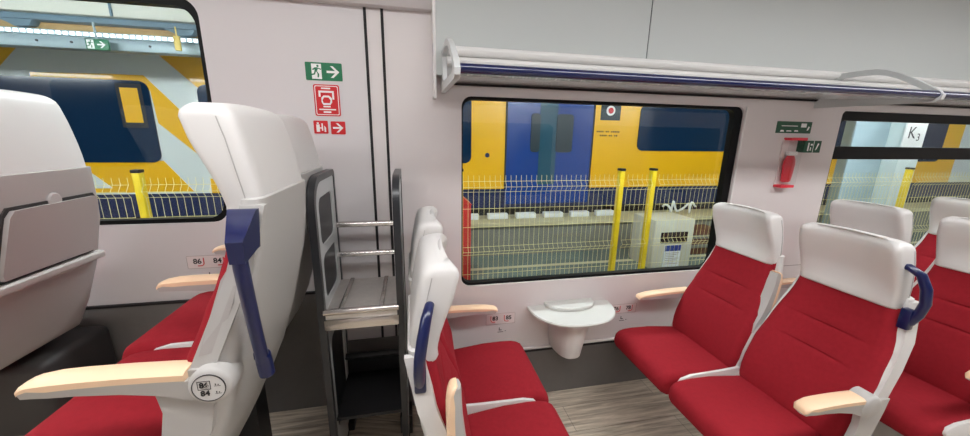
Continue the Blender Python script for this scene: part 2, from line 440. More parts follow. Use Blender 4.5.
def seat(x0, yc, z0, s, side, label, shellmat, group, arm_aisle=None, arm_wall=False, arm_mid=None, handle=None,
         tray=False, pedestal=None, numbers=None, rail=True, top=1.225, du=0.0, wall_len=.39, pedz=0.0):
    """x0: front edge of cushion; s=+1 sits facing -x, s=-1 facing +x; side=-1: aisle seat, +1: window seat"""
    T0 = lambda u, v, z: (x0 + s*u, yc + v, z0 + z)
    T = lambda u, v, z: (x0 + s*(u + du * min(1, max(0, (z - .46) / .45))), yc + v, z0 + z)
    k = (top - .985) / (1.225 - .985)
    t = thing('train_seat', label, 'seat', (x0 + s*.4, yc, z0), group)
    # cushion
    mb = MB(); secs = []
    for u, zt, zb, hw in ((-.002,.405,.380,.185),(.004,.424,.366,.202),(.016,.440,.352,.213),(.035,.450,.342,.218),(.065,.456,.338,.221),(.12,.458,.336,.222),(.22,.456,.334,.222),(.30,.450,.336,.218),(.36,.446,.350,.214),(.40,.444,.365,.21)):
        r = min(.03, (zt - zb) / 2.05)
        secs.append([T(u, p[0], p[1]) for p in rrect(-hw, zb, hw, zt, r, 5)])
    mb.loft(secs).build('seat_cushion', M['red'], t, 50)
    # backrest with two pulled-in seams
    mb = MB(); secs = []
    zs = [.415, .425, .44, .46, .50, .55, .60, .65]
    zs += [.69, .70, .706, .710, .714, .72, .74, .77, .79, .800, .806, .810, .814, .82, .84, .88, .92, .95, .968, .975]
    for z in zs:
        hw = interp(HWB, z); uf = interp(UF, z)
        edge = .012 if z == .415 else (.004 if z == .425 else 0)
        th = min(.075, max(.040, interp(UR, z) - .010 - uf))
        q = sec(uf + edge, uf + th, hw - edge, .008, min(.030, th*.45), min(.02, th*.3))
        pts = []
        for (u, v) in q:
            if u < uf + .04:
                for zc in (.710, .810):
                    w = max(0, 1 - (abs(v) / .115) ** 4)
                    u += .009 * w * math.exp(-((z - zc) / .0045) ** 2) - .004 * w * math.exp(-((z - zc) / .022) ** 2)
            pts.append(T(u, v, z))
        secs.append(pts)
    mb.loft(secs).build('backrest', M['red'], t, 60)
    # winged headrest
    mb = MB(); secs = []
    hz = [.955, .958, .966, .985, 1.01, 1.04, 1.08, 1.12, 1.15, 1.175, 1.195, 1.208, 1.217, 1.222, 1.225]
    for z in hz:
        zz = .985 + (z - .985) * (k if z > .985 else 1)
        hw = interp(HHW, z); a = interp(HU_F, z); b = interp(HU_R, z)
        e = {.955: .010, .958: .004}.get(z, 0) + {1.208: .002, 1.217: .007, 1.222: .014, 1.225: .026}.get(z, 0)
        secs.append([T(u, v, zz + .010 * (1 - (v / .2) ** 2) * max(0, (z - 1.10) / .12)) for u, v in sec(a + e, b - e, hw - e*.5, min(.046, b - a - .03 - 2*e) * min(1, max(0, (z - .955) / .10)) if b - a - 2*e > .035 else 0, min(.026, (b - a)/2 - e - .001), min(.028, (b - a)/2 - e - .001), 19)])
    h = mb.loft(secs).build('headrest', M['white'], t, 60)
    # stitched seam down each wing
    for sg in (-1, 1):
        path = []
        for z in (.965, 1.0, 1.03, 1.07, 1.11, 1.15, 1.18, 1.20):
            hw = interp(HHW, z)
            path.append(T(interp(HU_R, z) - .026, sg * (hw + .0002), .985 + (z - .985) * k))
        MB().tube(path, .0013, 5).build('seam', M['seam'], h)
    # moulded shell
    mb = MB(); secs = []
    low = (.10, .105, .14, .20, .26, .32) if side < 0 else (.345, .35)
    for z in low + (.37, .40, .42, .46, .50, .55, .60, .65, .70, .75, .80, .85, .90, .95, .985, 1.0, 1.003):
        ur = interp(UR, z)
        uf = .375 - (.44 - z) * .40 if z < .44 else interp(UF, z) + .026
        hw = interp(SHW, z)
        e = {low[0]: .008, 1.003: .005}.get(z, 0)
        secs.append([T(u, v, z) for u, v in sec(min(uf, ur - .03) + e, ur - e, hw - e, 0, .008, min(.030, (ur - min(uf, ur - .03)) * .6 - e))])
    sh = mb.loft(secs).build('shell', shellmat, t, 50)
    # grey side rail along the cushion
    if rail:
        for sg in ((-1, 1) if side < 0 else ()):
            v = sg * .224
            secs = []
            for u, zt, zb in ((.07,.428,.420),(.085,.446,.405),(.13,.458,.37),(.30,.462,.33),(.38,.466,.33),(.40,.468,.33)):
                secs.append([T(u, v + a, b) for a, b in ((-.009, zb), (.009, zb), (.009, zt - .004), (.006, zt), (-.006, zt), (-.009, zt - .004))])
            MB().loft(secs).build('side_rail', M['shellw'], t, 40)
        if side < 0:
            MB().loft([[T(u, vv, z) for u, z in ((.385, .655), (.395, .56), (.372, .46), (.350, .40), (.285, .12), (.30, .10), (.33, .16), (.43, .42), (.475, .50), (.50, .60), (.51, .655))] for vv in (-.236, -.215)]).build('side_panel', M['shell'], t)
    # armrests
    def arm(v0, pu, pz, ang, length, disc=True, m_under=None):
        d = (-math.cos(ang), math.sin(ang)); n = (math.sin(ang), math.cos(ang))
        A = lambda q, w, v: T(pu + q*d[0] + w*n[0], v0 + v, pz + q*d[1] + w*n[1])
        L = length
        prof = [(.0, .034, -.036), (.05, .036, -.033), (.10, .037, -.018), (.18, .037, -.008), (.26, .035, -.004), (.31, .032, -.004), (.345, .027, -.005), (.362, .021, -.005), (.37, .014, -.004)]
        body = MB(); cap = MB(); sb = []; scp = []
        for q, top_, bot in prof:
            q2 = q * L / .37; tc = .020 if q < .33 else .014
            w2 = .026 if q < .34 else (.023 if q < .365 else .017)
            midz = top_ - tc
            if q <= .363:
                sb.append([A(q2, midz, -w2), A(q2, midz, w2), A(q2, max(bot, midz - .08), w2 - .004), A(q2, max(bot, midz - .08) - .004, 0), A(q2, max(bot, midz - .08), -w2 + .004)])
            if q >= .04:
                m2 = min(midz, top_ - .006)
                scp.append([A(q2, m2, -w2), A(q2, m2, w2), A(q2, top_ - .006, w2 + .001), A(q2, top_ - .001, w2 - .007), A(q2, top_, 0), A(q2, top_ - .001, -w2 + .007), A(q2, top_ - .006, -w2 - .001)])
        p = body.loft(sb).build('armrest', M['shell'], t, 50)
        cap.loft(scp).build('armrest_pad', M['wood'], p, 50, label='pale beech top of the armrest')
        if disc:
            c = T(pu, v0, pz)
            h0, h1 = v0 - .030, v0 + .028
            MB().loft([[(c[0] + rr*math.cos(2*PI*i/28), yc + vv, c[2] + rr*math.sin(2*PI*i/28)) for i in range(28)] for vv, rr in ((h0, .034), (h0 + .004, .040), (h0 + .010, .042), (h1, .042))]).build('pivot_cap', M['shell'], p, 50)
            if numbers:
                yy = yc + h0
                pl = MB().cyl((c[0], c[2]), 'y', .031, (yy - .0012, yy + .002), 32).build('number_plate', M['shellw'], p)
                holed([[(c[0] + .0315*math.cos(2*PI*i/32), c[2] + .0315*math.sin(2*PI*i/32)) for i in range(32)], [(c[0] + .0298*math.cos(2*PI*i/32), c[2] + .0298*math.sin(2*PI*i/32)) for i in range(32)]], 'y', yy - .0018, yy).build('plate_ring', M['slot'], p)
                text(numbers[0], .017, c[0] - .008, c[2] + .007, yy - .0016, M['black'], p, bold=.0004)
                text(numbers[1], .017, c[0] - .008, c[2] - .012, yy - .0016, M['black'], p, bold=.0004)
                holed([[(c[0]-.020, c[2]-.003), (c[0]+.004, c[2]-.003), (c[0]+.004, c[2]+.017), (c[0]-.020, c[2]+.017)], [(c[0]-.019, c[2]-.002), (c[0]+.003, c[2]-.002), (c[0]+.003, c[2]+.016), (c[0]-.019, c[2]+.016)]], 'y', yy - .0018, yy - .001).build('number_border', M['black'], p)
                g = MB()
                for zz in (.006, -.012):
                    g.box((c[0] + .010, yy - .0016, c[2] + zz - .003), (c[0] + .022, yy - .001, c[2] + zz - .0022))
                    g.box((c[0] + .012, yy - .0016, c[2] + zz - .001), (c[0] + .014, yy - .001, c[2] + zz + .003))
                    g.box((c[0] + .017, yy - .0016, c[2] + zz - .001), (c[0] + .019, yy - .001, c[2] + zz + .0015))
                g.build('seat_symbol', M['slot'], p)
    if arm_aisle is not None: arm(-.224, arm_aisle[1], arm_aisle[2], math.radians(arm_aisle[0]), arm_aisle[3])
    if arm_wall: arm(.236, .54, .630, math.radians(-1), wall_len, disc=False)
    if arm_mid is not None: arm(-.200, .475 if arm_mid < 45 else .485, .635, math.radians(arm_mid), .31, disc=False)
    # dark fixing bar where the arm plates meet the shell, aisle side
    if side < 0:
        mb = MB()
        path = [(interp(UF, z) + .05, z) for z in (.45, .55, .65, .75, .85, .95, .99)]
        mb.loft([[T(u + du, -w_ + dv, z) for du, dv in ((-.022, -.003), (.026, -.006), (.026, .012), (-.022, .012))] for u, z in path for w_ in [interp(SHW, z)]])
        mb.build('side_frame', shellmat, t, 40)
    if handle == 'arc':
        hp = [(.505, -.145, 1.120), (.512, -.172, 1.125), (.522, -.202, 1.105), (.532, -.218, 1.06), (.540, -.222, 1.01), (.542, -.214, .965), (.542, -.200, .93), (.540, -.185, .91)]
        T1 = lambda u, v, z: T0(u + .02, v, z)
        hd = MB().tube([T1(*p) for p in hp], [.009, .012, .0135, .0145, .0145, .0145, .014, .012], 14).build('grab_handle', M['navy'], t, 60, label='navy blue curved grab handle')
        MB().rbox(tuple(min(a, b) for a, b in zip(T1(.525, -.206, .90), T1(.555, -.175, .975))), tuple(max(a, b) for a, b in zip(T1(.525, -.206, .90), T1(.555, -.175, .975))), .005).build('handle_mount', M['navy'], hd)
    if handle == 'post':
        hd = MB().tube([T0(*p) for p in ((.588, -.256, .925), (.588, -.254, .88), (.588, -.244, .80), (.586, -.228, .72), (.584, -.212, .65), (.584, -.205, .628))], [.0135, .0140, .0135, .013, .013, .013], 18).build('grab_handle', M['navy'], t, 60, label='navy blue upright grab handle with wedge mount')
        mb = MB()
        mb.loft([[T0(*p) for p in ((.550, -.190, .985), (.608, -.190, .985), (.604, -.196, .905), (.552, -.196, .905))],
                 [T0(*p) for p in ((.556, -.206, .985), (.608, -.206, .985), (.604, -.210, .905), (.556, -.210, .905))],
                 [T0(*p) for p in ((.574, -.270, .936), (.604, -.270, .936), (.603, -.268, .892), (.575, -.268, .892))]])
        mb.build('handle_mount', M['navy'], hd, 40)
        MB().tube([T0(.5845, -.2105, .66), T0(.584, -.206, .64), T0(.584, -.201, .605)], [.0155, .0165, .0160], 18).build('handle_foot', M['navy'], hd, 50)
        MB().rbox(tuple(min(a, b) for a, b in zip(T0(.562, -.206, .642), T0(.58, -.197, .662))), tuple(max(a, b) for a, b in zip(T0(.562, -.206, .642), T0(.58, -.197, .662))), .004).build('handle_bracket', M['navy'], hd)
    if handle == 'post':   # side cover plate on the shell
        mb = MB().loft([[T(u, -interp(SHW, z) + dv, z) for u, z in ((.478, .680), (.516, .688), (.556, .79), (.578, .87), (.566, .885), (.538, .84))] for dv in (-.0045, .006)])
        mb.build('side_cover', M['tray'], t)
    if tray:
        pts = [(-.160, .680), (.160, .680), (.166, .70), (.154, .875), (.140, .895), (-.140, .895), (-.154, .875), (-.166, .70)]
        def slab(name, m, sc_, d0, d1, dz=0, par=None):
            secs = []
            for d in (d0, d1):
                secs.append([T(interp(UR, zz) + d, v, zz) for v, zz in [(a*(sc_), .785 + (b - .785)*(1 + (sc_-1)*1.6) + dz) for a, b in pts]])
            return MB().loft(secs).build(name, m, par or t)
        slab('tray_recess', M['slot'], 1.06, -.03, .006)
        tr = slab('tray_table', M['tray'], 1.0, .0, .018)
        mb = MB().loft([[T(interp(UR, .66) + a, v, .640 + b) for a, b in ((-.01, 0), (.026, 0), (.030, .006), (.030, .022), (.024, .028), (-.01, .028))] for v in (-.190, .190)])
        mb.build('tray_hinge', M['trayedge'], tr)
        c = T(interp(UR, .915), 0, .905)
        MB().loft([[(c[0] + s*a, c[1] + rr*math.cos(2*PI*i/24), c[2] + rr*math.sin(2*PI*i/24)) for i in range(24)] for a, rr in ((-.01, .024), (.006, .024), (.010, .020))]).build('tray_latch', M['tray'], tr)
    if pedestal:
        if pedestal == 'box':
            a, b = T(.20, -.02, .002), T(.46, .29, .30)
            MB().rbox(tuple(map(min, a, b)), tuple(map(max, a, b)), .03, 3).build('pedestal', M['slot'], t)
        else:
            mb = MB()
            mb.prism([(x0 + s*u, z0 + z) for u, z in ((.05, .345), (.06, .325), (.14, .300), (.36, .300), (.40, .36))], 'y', yc - .13, yc + .13)
            br = mb.build('seat_bracket', M['blackm'], t)
            if side > 0:
                a, b = T0(.20, .10, .285), T0(.34, WY - .008 - yc, .335)
                MB().box(tuple(map(min, a, b)), tuple(map(max, a, b))).build('wall_beam', M['blackm'], t)
            if pedestal == 'post':
                a, b = T0(.20, -.05, pedz), T0(.30, .05, .31)
                MB().box(tuple(map(min, a, b)), tuple(map(max, a, b))).build('pedestal', M['blackm'], t)
    return t

# left bay, on the raised floor, facing left
GL, GR = 'red seats facing left', 'red seats facing right'
seat(-0.92, 0.98, UP, 1, -1, 'aisle seat with lowered armrest numbered 86 and 84 and long straight blue handle', M['shell'], GL, arm_aisle=(3, .500, .622, .328), handle='post', numbers=('86', '84'), pedestal='post', pedz=-.29, top=1.19, du=-.012)
seat(-0.955, 1.432, UP, 1, 1, 'window seat behind the aisle seat numbered 86 and 84, under the left window', M['shell'], GL, arm_wall=True, arm_mid=2, pedestal='post', pedz=-.29, top=1.19, wall_len=.43, du=-.03)
seat(-1.795, 1.432, UP, 1, 1, 'seat at the far left turned away, showing grey back shell with folded tray table', M['tray'], GL, tray=True, pedestal='box', top=1.245)
# middle bay: facing right
seat(0.565, 0.98, 0, -1, -1, 'aisle seat beside the luggage rack with beech armrest folded up and blue handle', M['shellw'], GR, arm_aisle=(97, .462, .625, .315), handle='arc', pedestal='bracket', top=1.218, du=-.030)
seat(0.565, 1.432, 0, -1, 1, 'window seat between the luggage rack and the small white table', M['shellw'], GR, arm_wall=True, pedestal='bracket', top=1.218, du=-.030)
# middle bay: facing left
seat(1.125, 0.98, 0, 1, -1, 'aisle seat facing the table with curved blue handle and lowered beech armrest', M['shellw'], GL, arm_aisle=(2, .405, .648, .285), handle='arc', pedestal='bracket', top=1.20)
seat(1.125, 1.432, 0, 1, 1, 'window seat right of the small white table, against the middle window edge', M['shellw'], GL, arm_wall=True, arm_mid=99, pedestal='bracket', top=1.20)
# next row and the one after
seat(1.955, 0.98, 0, 1, -1, 'aisle seat at the right edge, cut off by the photo', M['shellw'], GL, arm_aisle=(2, .405, .648, .285), handle='arc', pedestal='bracket', top=1.20)
seat(1.955, 1.432, 0, 1, 1, 'window seat whose headrest shows right behind the seat with the curved blue handle', M['shellw'], GL, arm_wall=True, arm_mid=99, pedestal='bracket', top=1.20)
seat(2.79, 1.432, 0, 1, 1, 'farthest window seat, grey headrest above the cut-off seat at the right edge', M['shellw'], GL, arm_wall=True, arm_mid=99, pedestal='bracket', top=1.20)

# ------------------------------------------------------------------ floor luggage rack
rk = thing('luggage_rack', 'tall dark framed luggage rack with steel shelf standing against the wall', 'luggage rack', (-.21, 1.53, 0.0))
out = rrect(1.320, 0.115, 1.660, 1.372, (.01, .01, .02, .10), 8)
def cut(z0, z1): return rrect(1.375, z0, 1.605, z1, .04, 5)
for i, x in enumerate((-0.352, -0.060)):
    p = holed([out, cut(1.115, 1.30), cut(.895, 1.075), cut(.28, .72)], 'x', x - .009, x + .009).build('side_panel', M['panel'], rk)
    MB().box((x - .004, 1.380, .26), (x + .004, 1.600, 1.31)).build('cutout_shade', M['cutout_shade'], p)  # added dark sheet standing in for the shadow seen through the cutouts
    holed([rrect(1.305, 0.11, 1.672, 1.386, (.012, .012, .03, .112), 8), rrect(1.330, 0.113, 1.654, 1.360, (.006, .006, .012, .09), 8)], 'x', x - .013, x + .013).build('side_frame', M['frame'], p)
for z in (1.132, .990):
    MB().tube([(-.35, 1.650, z), (-.06, 1.650, z)], .0135, 16).build('bar', M['chrome'], rk)
s_ = MB(); s_.box((-.345, 1.325, .852), (-.067, 1.655, .862))
s_.prism([(1.312, .795), (1.326, .795), (1.326, .862), (1.312, .862)], 'x', -.345, -.067)
sh = s_.build('shelf', M['steel'], rk)
for x in (-.290, -.135):
    MB().rbox((x - .009, 1.335, .862), (x + .009, 1.650, .871), .003).build('rib', M['chrome'], sh)
MB().tube([(-.345, 1.312, .872), (-.067, 1.312, .872)], .013, 14).build('shelf_edge', M['chrome'], sh)
MB().rbox((-.345, 1.303, .800), (-.067, 1.313, .842), .004).build('shelf_lip', M['chrome'], sh)
lo = MB().box((-.345, 1.350, .345), (-.067, 1.655, .36)); lo.box((-.345, 1.645, .36), (-.067, 1.657, .43))
lo.build('lower_shelf', M['blackm'], rk)
MB().tube([(-.345, 1.620, .470), (-.067, 1.620, .470)], .016, 14).build('bar', M['blackm'], rk)
for x in (-.345, -.065):
    MB().rbox((x - .03, 1.540, .108 if x < -.2 else .04), (x + .03, 1.640, .15), .004).build('foot', M['blackm'], rk)

# ------------------------------------------------------------------ overhead luggage shelf
ls = thing('overhead_luggage_shelf', 'long overhead luggage shelf with navy front rail above the windows', 'luggage shelf', (2.3, 1.5, 1.73))
XS, XE = 0.165, 4.6
MB().prism([(1.225, 1.737), (1.235, 1.731), (1.75, 1.776), (1.75, 1.784), (1.235, 1.745)], 'x', XS, XE).build('glass_shelf', M['shelfg'], ls)
MB().tube([(XS - .01, 1.232, 1.754), (XE, 1.232, 1.754)], .0165, 18).build('front_rail', M['rail'], ls, label='navy blue tubular front rail')
prof = []
for cz, cy, ry, rz in ((1.899, 1.68, .050, .023), (1.850, 1.68, .070, .026)):
    prof += [(cy - ry * math.cos(a), cz + rz * math.sin(a)) for a in [PI/2 - PI * k / 10 for k in range(11)]]
MB().prism(prof, 'x', XS, XE).build('back_rail', M['railw'], ls)
MB().prism([(1.68, 1.830), (1.640, 1.830), (1.70, 1.786), (1.749, 1.786), (1.749, 1.830)], 'x', XS, XE).build('back_cove', M['railw'], ls)
MB().box((XS, 1.742, 1.768), (XE, 1.751, 1.777)).build('shelf_seal', M['groove'], ls)
bo = [(1.212, 1.732), (1.208, 1.752), (1.225, 1.772), (1.30, 1.822), (1.38, 1.868), (1.43, 1.890), (1.475, 1.902), (1.53, 1.906), (1.60, 1.905), (1.67, 1.905), (1.679, 1.90), (1.679, 1.80), (1.735, 1.76), (1.735, 1.728), (1.30, 1.722), (1.225, 1.722)]
bi = [(1.262, 1.765), (1.285, 1.785), (1.33, 1.812), (1.38, 1.842), (1.43, 1.864), (1.48, 1.876), (1.55, 1.880), (1.62, 1.878), (1.640, 1.868), (1.645, 1.80), (1.635, 1.775), (1.60, 1.762), (1.34, 1.750), (1.275, 1.750)]
for x in (0.156, 2.36):
    holed([bo, bi], 'x', x - .010, x + .010).build('bracket', M['bracket'], ls, 40)

# ------------------------------------------------------------------ small table with bin
tb = thing('window_table', 'small white half-round table with a bin under the middle window', 'table', (.81, 1.74, .34))
def half(cx, hw, dep, y, n=28, pw=2.4):
    pts = [(cx + hw, y), ]
    for k in range(1, n):
        a = PI * k / n
        cxx, sy = math.cos(a), math.sin(a)
        pts.append((cx + hw * math.copysign(abs(cxx) ** (2/pw), cxx), y - dep * abs(sy) ** (2/pw)))
    pts.append((cx - hw, y)); return pts
def slabz(loops):   # loops: list of (pts, z)
    return MB().loft([[(p[0], p[1], z) for p in pts] for pts, z in loops])
slabz([(half(.875, .234, .230, 1.748), .568), (half(.875, .250, .246, 1.748), .573), (half(.875, .253, .250, 1.748), .583), (half(.875, .249, .245, 1.748), .589)]).build('table_top', M['table'], tb)
lipo = slabz([(half(.875, .148, .105, 1.749), .589), (half(.875, .150, .107, 1.749), .603), (half(.875, .146, .103, 1.749), .609)])
lipo.build('bin_lid', M['table'], tb)
slabz([(half(.855, .072, .150, 1.748), .322), (half(.855, .080, .163, 1.748), .332), (half(.855, .098, .195, 1.748), .48), (half(.855, .106, .205, 1.748), .568)]).build('bin', M['bin'], tb)

# ------------------------------------------------------------------ signs on the wall
def plate(name, label, cat, x0, z0, x1, z1, m, r=.004, th=.002, group=None):
    t = thing(name, label, cat, ((x0+x1)/2, WY, z0), group)
    MB().prism(rrect(x0, z0, x1, z1, r, 3), 'y', WY - th, WY + .0005).build('sign_plate', m, t)
    return t
def glyph(name, polys, m, parent, y=WY - .0028, th=.0008):
    mb = MB()
    for p in polys: mb.prism(p, 'y', y, y + th)
    return mb.build(name, m, parent)
def arrow(cx, cz, w):
    return [[(cx - w*.5, cz - w*.09), (cx + w*.30, cz - w*.09), (cx + w*.30, cz + w*.09), (cx - w*.5, cz + w*.09)],
            [(cx + w*.5, cz), (cx + w*.02, cz + w*.46), (cx - w*.20, cz + w*.46), (cx + w*.26, cz)],
            [(cx + w*.5, cz), (cx + w*.26, cz), (cx - w*.20, cz - w*.46), (cx + w*.02, cz - w*.46)]]
def runner(cx, cz, h):
    P = lambda *a: [(cx + x*h, cz + z*h) for x, z in a]
    head = [(cx + .12*h + .085*h*math.cos(k*PI/5), cz + .40*h + .085*h*math.sin(k*PI/5)) for k in range(10)]
    return [head, P((-.12,.28),(.10,.30),(.14,.22),(.04,-.02),(-.12,.02)), P((-.10,.28),(-.02,.22),(-.22,.08),(-.30,.14)),
            P((.10,.28),(.14,.20),(.34,.12),(.36,.20)), P((-.02,.04),(.08,-.02),(.20,-.20),(.16,-.44),(.06,-.44),(.08,-.18)),
            P((-.12,.04),(-.02,.0),(-.12,-.24),(-.36,-.30),(-.38,-.20),(-.18,-.16))]

t = plate('exit_sign', 'green emergency exit sign with running figure and white arrow on the grey panel', 'sign', -.437, 1.762, -.287, 1.836, M['green'])
glyph('door_symbol', [[(-.412, 1.768), (-.372, 1.768), (-.372, 1.830), (-.412, 1.830)]], M['signwhite'], t)
glyph('runner_symbol', runner(-.393, 1.799, .056), M['green'], t, y=WY - .0036)
glyph('arrow_symbol', arrow(-.325, 1.799, .052), M['signwhite'], t)

t = plate('alarm_sign', 'red upright pictogram sign under the green exit sign', 'sign', -.412, 1.612, -.305, 1.746, M['signred'], .008)
holed([rrect(-.407, 1.617, -.310, 1.741, .006, 3), rrect(-.404, 1.620, -.313, 1.738, .005, 3)], 'y', WY - .0030, WY - .0020).build('border', M['signwhite'], t)
glyph('handle_symbol', [[(-.392, 1.694), (-.384, 1.694), (-.384, 1.716), (-.392, 1.716)], [(-.392, 1.712), (-.328, 1.712), (-.328, 1.720), (-.392, 1.720)], [(-.336, 1.684), (-.328, 1.684), (-.328, 1.716), (-.336, 1.716)],
                       [(-.376, 1.660), (-.346, 1.660), (-.338, 1.672), (-.338, 1.690), (-.350, 1.700), (-.372, 1.700), (-.382, 1.690), (-.382, 1.672)],
                       [(-.376, 1.650), (-.346, 1.650), (-.346, 1.656), (-.376, 1.656)],
                       [(-.394, 1.638), (-.324, 1.638), (-.324, 1.643), (-.394, 1.643)], [(-.377, 1.626), (-.345, 1.626), (-.345, 1.633), (-.377, 1.633)],
                       [(-.380, 1.727), (-.342, 1.727), (-.342, 1.733), (-.380, 1.733)]], M['signwhite'], t)
glyph('hand_symbol', [[(-.374, 1.668), (-.348, 1.668), (-.344, 1.680), (-.352, 1.692), (-.370, 1.692), (-.377, 1.680)]], M['signred'], t, y=WY - .0036)

t = plate('fire_sign', 'small red square fire equipment sign left of the white arrow square', 'sign', -.424, 1.535, -.364, 1.592, M['signred'], .004)
glyph('extinguisher_symbol', [[(-.413, 1.543), (-.399, 1.543), (-.399, 1.575), (-.413, 1.575)], [(-.410, 1.577), (-.402, 1.577), (-.402, 1.584), (-.410, 1.584)], [(-.391, 1.548), (-.385, 1.548), (-.385, 1.580), (-.391, 1.580)], [(-.380, 1.543), (-.373, 1.543), (-.373, 1.562), (-.380, 1.570)], [(-.399, 1.558), (-.391, 1.558), (-.391, 1.562), (-.399, 1.562)]], M['signwhite'], t)
t = plate('arrow_sign', 'small red square sign with a white arrow', 'sign', -.352, 1.533, -.290, 1.590, M['signred'], .004)
glyph('arrow_symbol', arrow(-.321, 1.5615, .044), M['signwhite'], t)

def numplate(name, label, x0, z0, x1, z1, a, b, style):
    t = plate(name, label, 'seat number sign', x0, z0, x1, z1, M['label'], .004, .0015)
    holed([rrect(x0, z0, x1, z1, .004, 3), rrect(x0+.0015, z0+.0015, x1-.0015, z1-.0015, .003, 3)], 'y', WY - .0022, WY - .001).build('border', M['labline'], t)
    cx = (x0 + x1) / 2; cz = (z0 + z1) / 2; w = (x1 - x0)
    for txt, x in ((a, x0 + w*.27), (b, x0 + w*.73)):
        dx = -.006 if style == 'J' else .008
        text(txt, .034, x + dx, cz + .003, WY - .0022, M['black'], t, bold=.0006)
        sg = 1 if style == 'J' else -1
        X = x + dx + sg * .026
        arcp = [(X, cz + .020), (X, cz - .004)] + [(X - sg*.012*(1 - math.cos(k*PI/8)), cz - .004 - .014*math.sin(k*PI/8)) for k in range(1, 5)] + [(X - sg*.026, cz - .018)]
        mb = MB(); mb.tube([(p[0], WY - .002, p[1]) for p in arcp], .0022, 6)
        mb.build('seat_arc', M['signred'], t)
    g = MB()
    q = x0 + w*.45; z = z0 - .022
    g.box((q, WY - .001, z - .016), (q + .004, WY, z)); g.box((q, WY - .001, z - .018), (q + .016, WY, z - .014)); g.box((q - .008, WY - .001, z - .030), (q + .026, WY, z - .027)); g.box((q + .034, WY - .001, z - .026), (q + .042, WY, z - .023))
    g.build('seat_symbol', M['slot'], t)
numplate('seat_number_sign', 'pale seat number sign reading 86 and 84 under the left window', -1.015, .922, -.838, .983, '86', '84', 'J')
numplate('seat_number_sign', 'pale seat number sign reading 83 and 85 left of the small table', .385, .492, .555, .560, '83', '85', 'L')
numplate('seat_number_sign', 'pale seat number sign reading 76 and 78 right of the small table', 1.155, .488, 1.335, .549, '76', '78', 'J')

t = plate('safety_sign', 'dark green oblong safety sign with tiny symbols high on the pier', 'sign', 2.125, 1.582, 2.385, 1.650, M['dkgreen'], .003)
glyph('symbols', [[(2.305, 1.617), (2.345, 1.617), (2.345, 1.640), (2.305, 1.640)], [(2.352, 1.600), (2.362, 1.600), (2.372, 1.620), (2.362, 1.624)], [(2.155, 1.590), (2.185, 1.590), (2.180, 1.600), (2.160, 1.600)], [(2.20, 1.592), (2.24, 1.592), (2.236, 1.598), (2.204, 1.598)], [(2.26, 1.592), (2.29, 1.592), (2.287, 1.600), (2.263, 1.600)], [(2.16, 1.622), (2.28, 1.622), (2.28, 1.626), (2.16, 1.626)]], M['signwhite'], t)
t = plate('hammer_sign', 'small dark green square sign overlapping the emergency hammer box', 'sign', 2.300, 1.470, 2.425, 1.540, M['dkgreen'], .003, .048)
glyph('symbols', [[(2.325, 1.480), (2.335, 1.480), (2.335, 1.528), (2.325, 1.528)], [(2.345, 1.512), (2.360, 1.512), (2.360, 1.522), (2.345, 1.522)], [(2.345, 1.482), (2.352, 1.482), (2.352, 1.502), (2.345, 1.502)], [(2.385, 1.484), (2.395, 1.490), (2.408, 1.522), (2.398, 1.526)], [(2.366, 1.470), (2.369, 1.470), (2.369, 1.540), (2.366, 1.540)]], M['signwhite'], t, y=WY - .0495)
hb = thing('emergency_hammer', 'red emergency hammer in a clear wall box beside the right window', 'hammer', (2.25, WY - .02, 1.27))
MB().prism(rrect(2.190, 1.268, 2.300, 1.545, .012, 4), 'y', WY - .006, WY).build('back_plate', M['label'], hb)
MB().prism(rrect(2.200, 1.540, 2.320, 1.556, .004, 2), 'y', WY - .045, WY).build('top_clip', M['pinkred'], hb)
MB().prism(rrect(2.190, 1.258, 2.292, 1.274, .004, 2), 'y', WY - .045, WY).build('bottom_clip', M['pinkred'], hb)
hm = MB()
hm.loft([[(2.246 + a*w, WY - .024 + b*d, z) for a, b in [(math.cos(2*PI*k/14), math.sin(2*PI*k/14)) for k in range(14)]] for z, w, d in ((1.290, .022, .008), (1.296, .034, .012), (1.34, .040, .014), (1.40, .044, .015), (1.43, .038, .014), (1.450, .024, .010))])
hm.build('hammer_grip', M['pinkred'], hb, 50)
MB().rbox((2.215, WY - .036, 1.452), (2.285, WY - .012, 1.475), .006).build('hammer_head', M['signwhite'], hb)
MB().rbox((2.240, WY - .0405, 1.300), (2.252, WY - .032, 1.43), .003).build('grip_ridge', M['signred'], hb)
MB().prism(rrect(2.192, 1.276, 2.298, 1.538, .010, 4), 'y', WY - .046, WY - .042).build('clear_cover', M['clear'], hb)

# ------------------------------------------------------------------ outside: the depot
struct(MB().box((-9, 1.86, -.20), (16, 9.0, -.10)).build('ground', M['depot']))
struct(MB().box((-9, 8.9, -.10), (16, 9.0, 4.7)).build('backdrop_wall', M['back']))
struct(MB().box((-9, 1.9, 4.7), (16, 9.0, 4.8)).build('depot_ceiling', M['back']))
struct(MB().box((0.4, 4.02, -.10), (16, 4.09, -.096)).build('ground_line', M['beige']))
# service platform beside the other train
pf = thing('service_platform', 'grey concrete service platform edge with beige ledge beside the yellow train', 'platform', (4, 4.7, -.10))
MB().box((-9, 4.52, -.10), (16, 4.98, .32)).build('platform_body', M['conc'], pf)
MB().rbox((-9, 4.48, .32), (16, 4.98, .38), .01).build('ledge', M['beige'], pf)
for i, x in enumerate((.62, 1.04, 1.46, 1.88, 2.30, 2.72)):
    lab = ['leftmost', 'second', 'third', 'fourth', 'fifth', 'rightmost'][i]
    tag(MB().rbox((x, 4.70, .38), (x + .29, 4.80, .455), .008).build('edge_block', M['lblock']), 'white block on the platform ledge, %s in the row of six' % lab, 'block', 'white blocks on the platform ledge')

